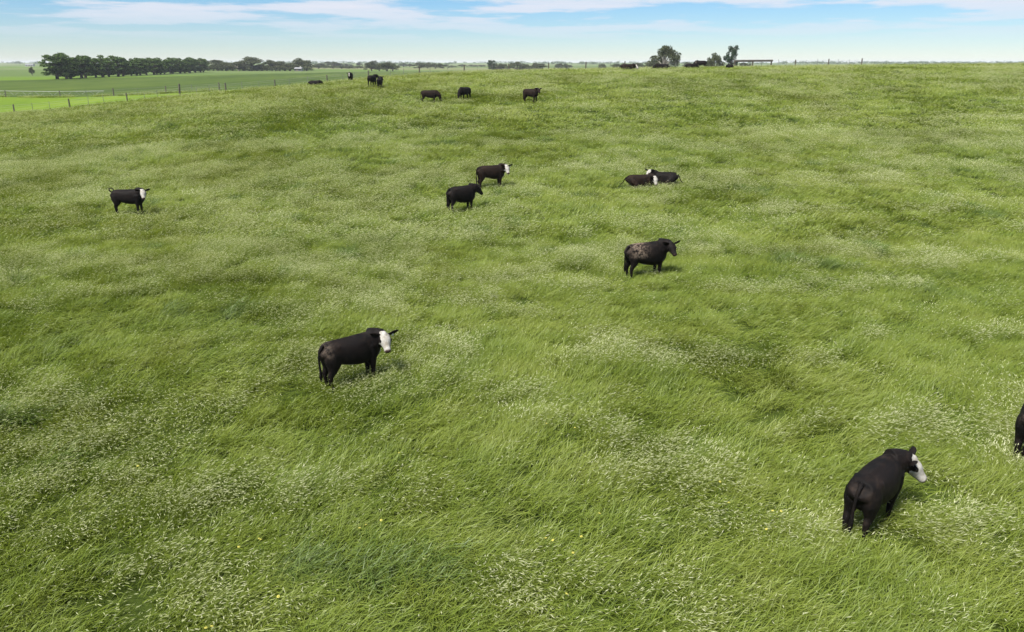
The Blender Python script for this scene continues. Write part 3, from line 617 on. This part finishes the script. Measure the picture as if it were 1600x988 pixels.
# ------------------------------------------------------------------ trees
def leafball(rr, lobes, n, size, V, Fc, A):
    wts = np.array([l[1][0] * l[1][1] * l[1][2] for l in lobes]) ** .67; wts /= wts.sum()
    for _ in range(n):
        k = rr.choice(len(lobes), p=wts); c, r = lobes[k]
        dvec = Vector(rr.normal(0, 1, 3)).normalized(); rad = rr.random() ** .35
        p = Vector((c[0] + dvec.x * r[0] * rad, c[1] + dvec.y * r[1] * rad, c[2] + dvec.z * r[2] * rad))
        if p.z < .25: continue
        a = Vector(rr.normal(0, 1, 3)).normalized(); b = a.cross(Vector(rr.normal(0, 1, 3))).normalized()
        s = size * rr.uniform(.6, 1.35); o = len(V); sh = rr.random()
        V += [p - a * s * .7, p + b * s * .4, p + a * s * .7, p - b * s * .4]; A += [(sh, 0, 0)] * 4; Fc.append((o, o + 1, o + 2, o + 3))
def tree_mesh(kind, seed):
    rr = np.random.default_rng(seed); lobes = []; limbs = []
    if kind == 'cypress':      # broad dark windbreak tree, 10 m
        hgt = 9.6; limbs.append(tube([(0, 0, -.4), (.1, 0, 1.2), (0, .1, 4), (.1, 0, 8)], [.42, .34, .25, .08], 8))
        for k in range(38):
            z = .9 + 8.1 * rr.random() ** .9; R = (3.0 * (1 - ((z - 4.2) / 6.2) ** 2) ** .5 if abs(z - 4.2) < 6.1 else .4)
            a = rr.random() * 6.28; q = R * rr.uniform(.35, .95)
            c = (q * math.cos(a), q * math.sin(a), z); lobes.append((c, (rr.uniform(.8, 1.3), rr.uniform(.8, 1.3), rr.uniform(.45, .8))))
            limbs.append(tube([(0, 0, z - .9), (c[0] * .5, c[1] * .5, z - .4), c], [.13, .08, .03], 5))
        nl, sz, mt, bk = 4200, .36, 'cypress', 'bark'
    elif kind == 'gum':        # rounded open crown, 11 m
        limbs.append(tube([(0, 0, -.4), (.2, 0, 1.5), (-.1, .2, 3.4)], [.45, .36, .28], 8))
        for k in range(24):
            a = rr.random() * 6.28; el = rr.uniform(.1, 1.45); q = rr.uniform(3.2, 4.8)
            c = (q * math.cos(el) * math.cos(a) * 1.15, q * math.cos(el) * math.sin(a) * 1.15, 3.6 + q * math.sin(el) * 1.15)
            lobes.append((c, (rr.uniform(1.1, 1.9), rr.uniform(1.1, 1.9), rr.uniform(.7, 1.2))))
            limbs.append(tube([(-.1, .2, 3.2), (c[0] * .45, c[1] * .45, 3.2 + (c[2] - 3.2) * .6), c], [.2, .11, .04], 6))
        for k in range(7):
            a = rr.random() * 6.28; q = rr.uniform(2.0, 4.4); lobes.append(((q * math.cos(a), q * math.sin(a), rr.uniform(1.2, 3.2)), (1.4, 1.4, .9)))
        nl, sz, mt, bk = 4600, .36, 'gum', 'pale_bark'
    elif kind == 'dome':       # dense dome down to the ground
        limbs.append(tube([(0, 0, -.4), (0, .1, 2), (.1, 0, 5)], [.4, .3, .12], 8))
        for k in range(28):
            a = rr.random() * 6.28; el = rr.uniform(.02, 1.5); q = rr.uniform(2.8, 4.1)
            c = (q * math.cos(el) * math.cos(a), q * math.cos(el) * math.sin(a), 1.4 + q * math.sin(el) * 1.2)
            lobes.append((c, (1.25, 1.25, .95))); limbs.append(tube([(0, 0, 1.4), c], [.14, .04], 5))
        nl, sz, mt, bk = 2800, .34, 'gum', 'bark'
    else:                      # layered pine with gaps between the tiers
        hgt = 13; limbs.append(tube([(0, 0, -.4), (.15, 0, 4), (-.1, .1, 8), (.1, 0, 12.3)], [.4, .32, .22, .06], 8))
        for k in range(52):
            z = 3.6 + 8.3 * rr.random(); R = 1.2 + 2.2 * math.sin(min(1, (12.9 - z) / 5.5) * 1.57) * (1 if z > 6.5 else .75)
            a = rr.random() * 6.28; q = R * rr.uniform(.5, 1.0); c = (q * math.cos(a), q * math.sin(a), z)
            lobes.append((c, (rr.uniform(.6, 1.1), rr.uniform(.6, 1.1), rr.uniform(.45, .85)))); limbs.append(tube([(0, 0, z - .7), (c[0] * .6, c[1] * .6, z - .2), c], [.10, .06, .03], 5))
        nl, sz, mt, bk = 4200, .30, 'pine', 'bark'
    V = []; Fc = []; A = []; leafball(rr, lobes, nl, sz, V, Fc, A)
    cm = bpy.data.meshes.new('crown'); cm.from_pydata([tuple(v) for v in V], [], Fc); set_attr(cm, A); cm.materials.append(M[mt])
    v, f = merge(limbs); tm = bpy.data.meshes.new('trunk'); tm.from_pydata([tuple(q) for q in v], [], f); tm.materials.append(M[bk])
    top = max(q.z for q in V); wid = np.percentile([abs(q.x) for q in V], 98) * 2
    return cm, tm, top, wid
TM = {k: [tree_mesh(k, sd_ + i) for i in range(n)] for k, n, sd_ in (('cypress', 4, 10), ('gum', 4, 30), ('dome', 3, 50), ('pine', 3, 70))}
tr_r = random.Random(11)
def put_tree(name, label, p, kind, height, width=None, group=None, var=None):
    cm, tm, top, wid = TM[kind][(var if var is not None else tr_r.randrange(9)) % len(TM[kind])]
    root = empty(name, p, tr_r.random() * 6.28); sz_ = height / top; sx = (width / wid) if width else sz_ * tr_r.uniform(.9, 1.15)
    root.scale = (sx, sx, sz_)
    for nm, m in (('crown', cm), ('trunk', tm)):
        o = bpy.data.objects.new(nm, m); C.objects.link(o); o.parent = root
    tag(root, label, 'tree', group); return root
KX = F * cp + 396 * sp
def px_h(top_row, p): return CAM_H + (98 - top_row) / KX * p.y * 1.0 - p.z     # height that reaches a skyline row
# the windbreak: a long row receding from the bright paddock corner
W0, W1 = Vector((-.592 * 330, 330)), Vector((-.402 * 560, 560))
for i in range(28):
    t = (i / 27) ** 1.0; q = W0.lerp(W1, t); x = q.x + tr_r.uniform(-1, 1); y = q.y + tr_r.uniform(-2.5, 2.5)
    hh = 9.9 * tr_r.uniform(.86, 1.06) * (1.06 if i < 2 else 1)
    put_tree('cypress_tree', 'dark green cypress at the open end of the windbreak row' if i == 0 else 'dark green cypress standing in the long windbreak row', Vector((x, y, h1(x, y))), 'cypress', hh, hh * tr_r.uniform(.82, 1.05), 'windbreak trees beyond the dark paddock')
# grey-green gum trees continuing the row
for x, top, w, kind, lab in ((338, 93, 22, 'gum', 'low grey-green gum tree just past the end of the windbreak'), (352, 97, 26, 'dome', 'wide low gum tree in the grey-green group'), (372, 95, 26, 'gum', 'broad grey-green gum tree before the tallest one'),
        (392, 88, 26, 'gum', 'tallest open-crowned gum tree of the grey-green group'), (380, 100, 30, 'dome', 'bushy gum filling below the tallest gum tree'), (408, 99, 24, 'dome', 'low brownish gum tree beside the tallest one'),
        (424, 93, 18, 'gum', 'flat-topped gum tree in the middle of the grey-green group'), (436, 95, 20, 'gum', 'small open gum tree with ragged crown'), (452, 98, 22, 'dome', 'low gum tree beside the round domed tree'), (468, 90, 24, 'dome', 'round domed tree at the end of the grey-green group')):
    p = at_Y(x, 650 + tr_r.uniform(-15, 15)); put_tree('gum_tree', lab, p, kind, px_h(top, p), w / KX * p.y * 1.75, 'gum trees past the windbreak')
for x, top in ((332, 100), (346, 102), (362, 102), (388, 103), (400, 103), (416, 101), (430, 102), (444, 102), (460, 102), (478, 104)):
    p = at_Y(x, 640 + tr_r.uniform(-8, 8)); put_tree('understorey_bush', 'low scrubby bush filling in beneath the grey-green gum trees', p, 'dome', px_h(top, p), 24 / KX * p.y, 'scrub beneath the gum trees')
# skyline trees behind the crest
p = at_Y(1038, 300); put_tree('rounded_tree', 'large rounded tree standing alone on the skyline behind lying cattle', p, 'gum', px_h(71, p), 50 / KX * 300, None, 1)
p = at_Y(1030, 304); put_tree('bushy_tree', 'low bushy tree at the foot of the large rounded skyline tree', p, 'dome', px_h(89, p), 40 / KX * 300, None, 1)
p = at_Y(1116, 310); put_tree('dome_tree', 'squat dense tree on the skyline beside the layered pine', p, 'dome', px_h(82, p), 27 / KX * 310, None, 2)
p = at_Y(1143, 300); put_tree('layered_pine', 'layered pine with gaps between its tiers on the skyline', p, 'pine', px_h(71.5, p), 23 / KX * 300, None, 0)
# hazy trees far beyond the fence
far_list = [(500, 98, 16, 1150), (511, 95.5, 18, 1200), (521, 96, 16, 1180), (530, 98, 14, 1220), (542, 99, 14, 1300), (520, 102, 20, 900), (533, 102, 20, 880), (546, 102, 18, 900), (558, 103, 16, 920), (497, 101, 20, 880),
            (580, 95, 18, 640), (592, 98, 16, 650), (604, 96, 22, 640), (613, 98, 16, 655), (561, 96.5, 8, 1500), (575, 97, 9, 1500), (585, 94, 9, 1500), (630, 98, 12, 1350), (640, 99, 10, 1350),
            (655, 97, 18, 950), (668, 97, 18, 960), (680, 98, 18, 940), (692, 100, 16, 950), (706, 101.5, 10, 1100), (722, 100, 14, 1300), (738, 100.5, 14, 1300), (752, 101, 12, 1300), (768, 93.5, 9, 500), (776, 98, 18, 600), (787, 99, 18, 620),
            (808, 95.5, 20, 560), (822, 99.5, 14, 580), (838, 97, 16, 600), (846, 98.5, 12, 620), (875, 98, 14, 800), (885, 99, 14, 800), (941, 98.5, 9, 700), (964, 99, 14, 650), (974, 98, 16, 640), (998, 97, 13, 620), (1010, 99, 12, 620),
            (1075, 96.5, 14, 600), (1084, 98, 10, 610), (1160, 97, 14, 600), (1168, 98, 10, 600), (47, 115, 6, 430)]
for i, (x, top, w, Y) in enumerate(far_list):
    p = at_Y(x, Y); hh = max(px_h(top, p), 3.0)
    if x == 768: lab, kd = 'small umbrella-topped tree rising above the bushes on the skyline', 'pine'
    elif x == 47: lab, kd, hh = 'small lone bush in the dull green field left of the windbreak', 'dome', 5.0
    elif Y > 860: lab, kd = 'hazy grey-blue tree far beyond the fence', ('dome', 'gum', 'dome')[i % 3]
    elif x < 620: lab, kd = 'dark tree in the clump behind the pair of black cattle', 'dome'
    else: lab, kd = 'dark bushy tree peeping over the grassy skyline', ('dome', 'gum')[i % 2]
    put_tree('distant_tree', lab, p, kd, hh, w * 1.35 / KX * Y, {True: 'hazy trees in the far distance'}.get(Y > 860, 'trees behind the skyline') if lab.startswith(('hazy', 'dark bushy', 'dark tree in')) else None)
# woods on the far horizon: one mass
V = []; Fc = []; A = []; rr = np.random.default_rng(5)
for k in range(900):
    Y = rr.uniform(2300, 3600); X = rr.uniform(-.85, .85) * Y
    if vnoise(np.array([X / 260.]), np.array([Y / 400.]), 8)[0] < .42: continue
    z = h1(X, Y); hh = rr.uniform(5, 10); lob = [((X + rr.uniform(-12, 12), Y + rr.uniform(-6, 6), z + hh * rr.uniform(.3, .7)), (rr.uniform(5, 11), 5, hh * .45)) for _ in range(3)]
    leafball(rr, lob, 70, 2.2, V, Fc, A)
o = link_mesh('distant_woodland', V, Fc, M['cypress'], attr=A); o['kind'] = 'stuff'; tag(o, 'hazy woodland along the far horizon', 'woodland')

# ------------------------------------------------------------------ two pale farm buildings, far off
def farmhouse(label, p, w, dpt, hgt, rz):
    root = empty('farm_building', p, rz)
    link_mesh('wall', *box(0, 0, hgt / 2 - .15, w, dpt, hgt + .3), M['wallp'], root)
    rh = hgt * .55; o_ = .5
    V = [Vector(q) for q in ((-w / 2 - o_, -dpt / 2 - o_, hgt), (w / 2 + o_, -dpt / 2 - o_, hgt), (w / 2 + o_, dpt / 2 + o_, hgt), (-w / 2 - o_, dpt / 2 + o_, hgt), (-w / 2 - o_, 0, hgt + rh), (w / 2 + o_, 0, hgt + rh))]
    rf = link_mesh('roof', V, [(0, 1, 5, 4), (2, 3, 4, 5), (0, 4, 3), (1, 2, 5), (3, 2, 1, 0)], M['roof'], root)
    link_mesh('chimney', *box(w * .25, .3, hgt + rh, .8, .8, 1.6), M['wallp'], rf)
    for x in (-w * .33, w * .1, w * .36):
        wd = link_mesh('window', *box(x, -dpt / 2 - .03, hgt * .55, 1.6, .1, 1.3), M['glass'], root)
        link_mesh('sill', *box(x, -dpt / 2 - .12, hgt * .55 - .72, 1.8, .2, .12), M['wallp'], wd)
    link_mesh('door', *box(-w * .1, -dpt / 2 - .03, 1.0, 1.0, .1, 2.05), M['door'], root)
    tag(root, label, 'farmhouse')
farmhouse('small pale farmhouse on the horizon left of the windbreak', at_Y(46, 1400), 13, 8, 3.0, .1)
farmhouse('pale shed in front of the round domed tree', at_Y(466, 625), 5.5, 4, 1.9, -.2)

# ------------------------------------------------------------------ yellow flowers standing in the grass
fl = [(213, 730), (855, 862 - 200 + 2), (573, 820), (593, 814), (563, 825), (854, 845), (862, 845), (898, 867), (911, 841), (1207, 801), (1217, 801), (1195, 829), (1140, 788), (403, 845), (411, 845), (330, 984), (324, 985), (376, 856), (1125, 757), (938, 807), (883, 933), (897, 669), (625, 708), (432, 934)]
ptl = []
for k in range(9):
    a = k * 6.2832 / 9; d1 = Vector((math.cos(a), math.sin(a), .25)); s1 = Vector((-math.sin(a), math.cos(a), 0)); o = len(ptl)
    ptl += [d1 * .004, d1 * .016 + s1 * .008, d1 * .026 + Vector((0, 0, -.004)), d1 * .016 - s1 * .008]
pm = bpy.data.meshes.new('petals'); pm.from_pydata([tuple(q) for q in ptl], [], [(4 * k, 4 * k + 1, 4 * k + 2, 4 * k + 3) for k in range(9)]); pm.materials.append(M['yellow'])
v, f = tube([(0, 0, 0), (.02, 0, .2), (.03, 0, .40)], [.005, .004, .003], 5); stm = bpy.data.meshes.new('stem'); stm.from_pydata([tuple(q) for q in v], [], f); stm.materials.append(M['stem'])
v, f = tube([(0, 0, -.006), (0, 0, .006), (0, 0, .012)], [.008, .012, .006], 8); dm = bpy.data.meshes.new('disc'); dm.from_pydata([tuple(q) for q in v], [], f); dm.materials.append(M['yellow'])
for x, y in fl:
    p = ground_at(x, y); dd = ray(x, y); p = p - dd * (.38 / abs(dd.z)); g = Vector((p.x, p.y, h1(p.x, p.y)))
    root = empty('yellow_flower', g, tr_r.random() * 6.28)
    for nm, m, lc in (('stem', stm, (0, 0, 0)), ('petals', pm, (.03, 0, .40)), ('disc', dm, (.03, 0, .40))):
        o = bpy.data.objects.new(nm, m); C.objects.link(o); o.parent = root; o.location = lc
        if nm != 'stem': o.rotation_euler = (tr_r.gauss(.2, .2), tr_r.gauss(0, .2), 0)
    tag(root, 'small yellow flower standing among the long grass', 'flower', 'yellow flowers in the grass')

# ------------------------------------------------------------------ the air
hz = link_mesh('haze', *box(0, 3000, 12.5, 22000, 14000, 29), None)
hm, ht = new_mat('haze'); vol = N(ht, 'ShaderNodeVolumePrincipled'); vol.inputs['Color'].default_value = (.86, .93, 1, 1); vol.inputs['Density'].default_value = .00010
oo = N(ht, 'ShaderNodeOutputMaterial'); ht.links.new(vol.outputs[0], oo.inputs['Volume']); hz.data.materials.append(hm); hz['kind'] = 'stuff'
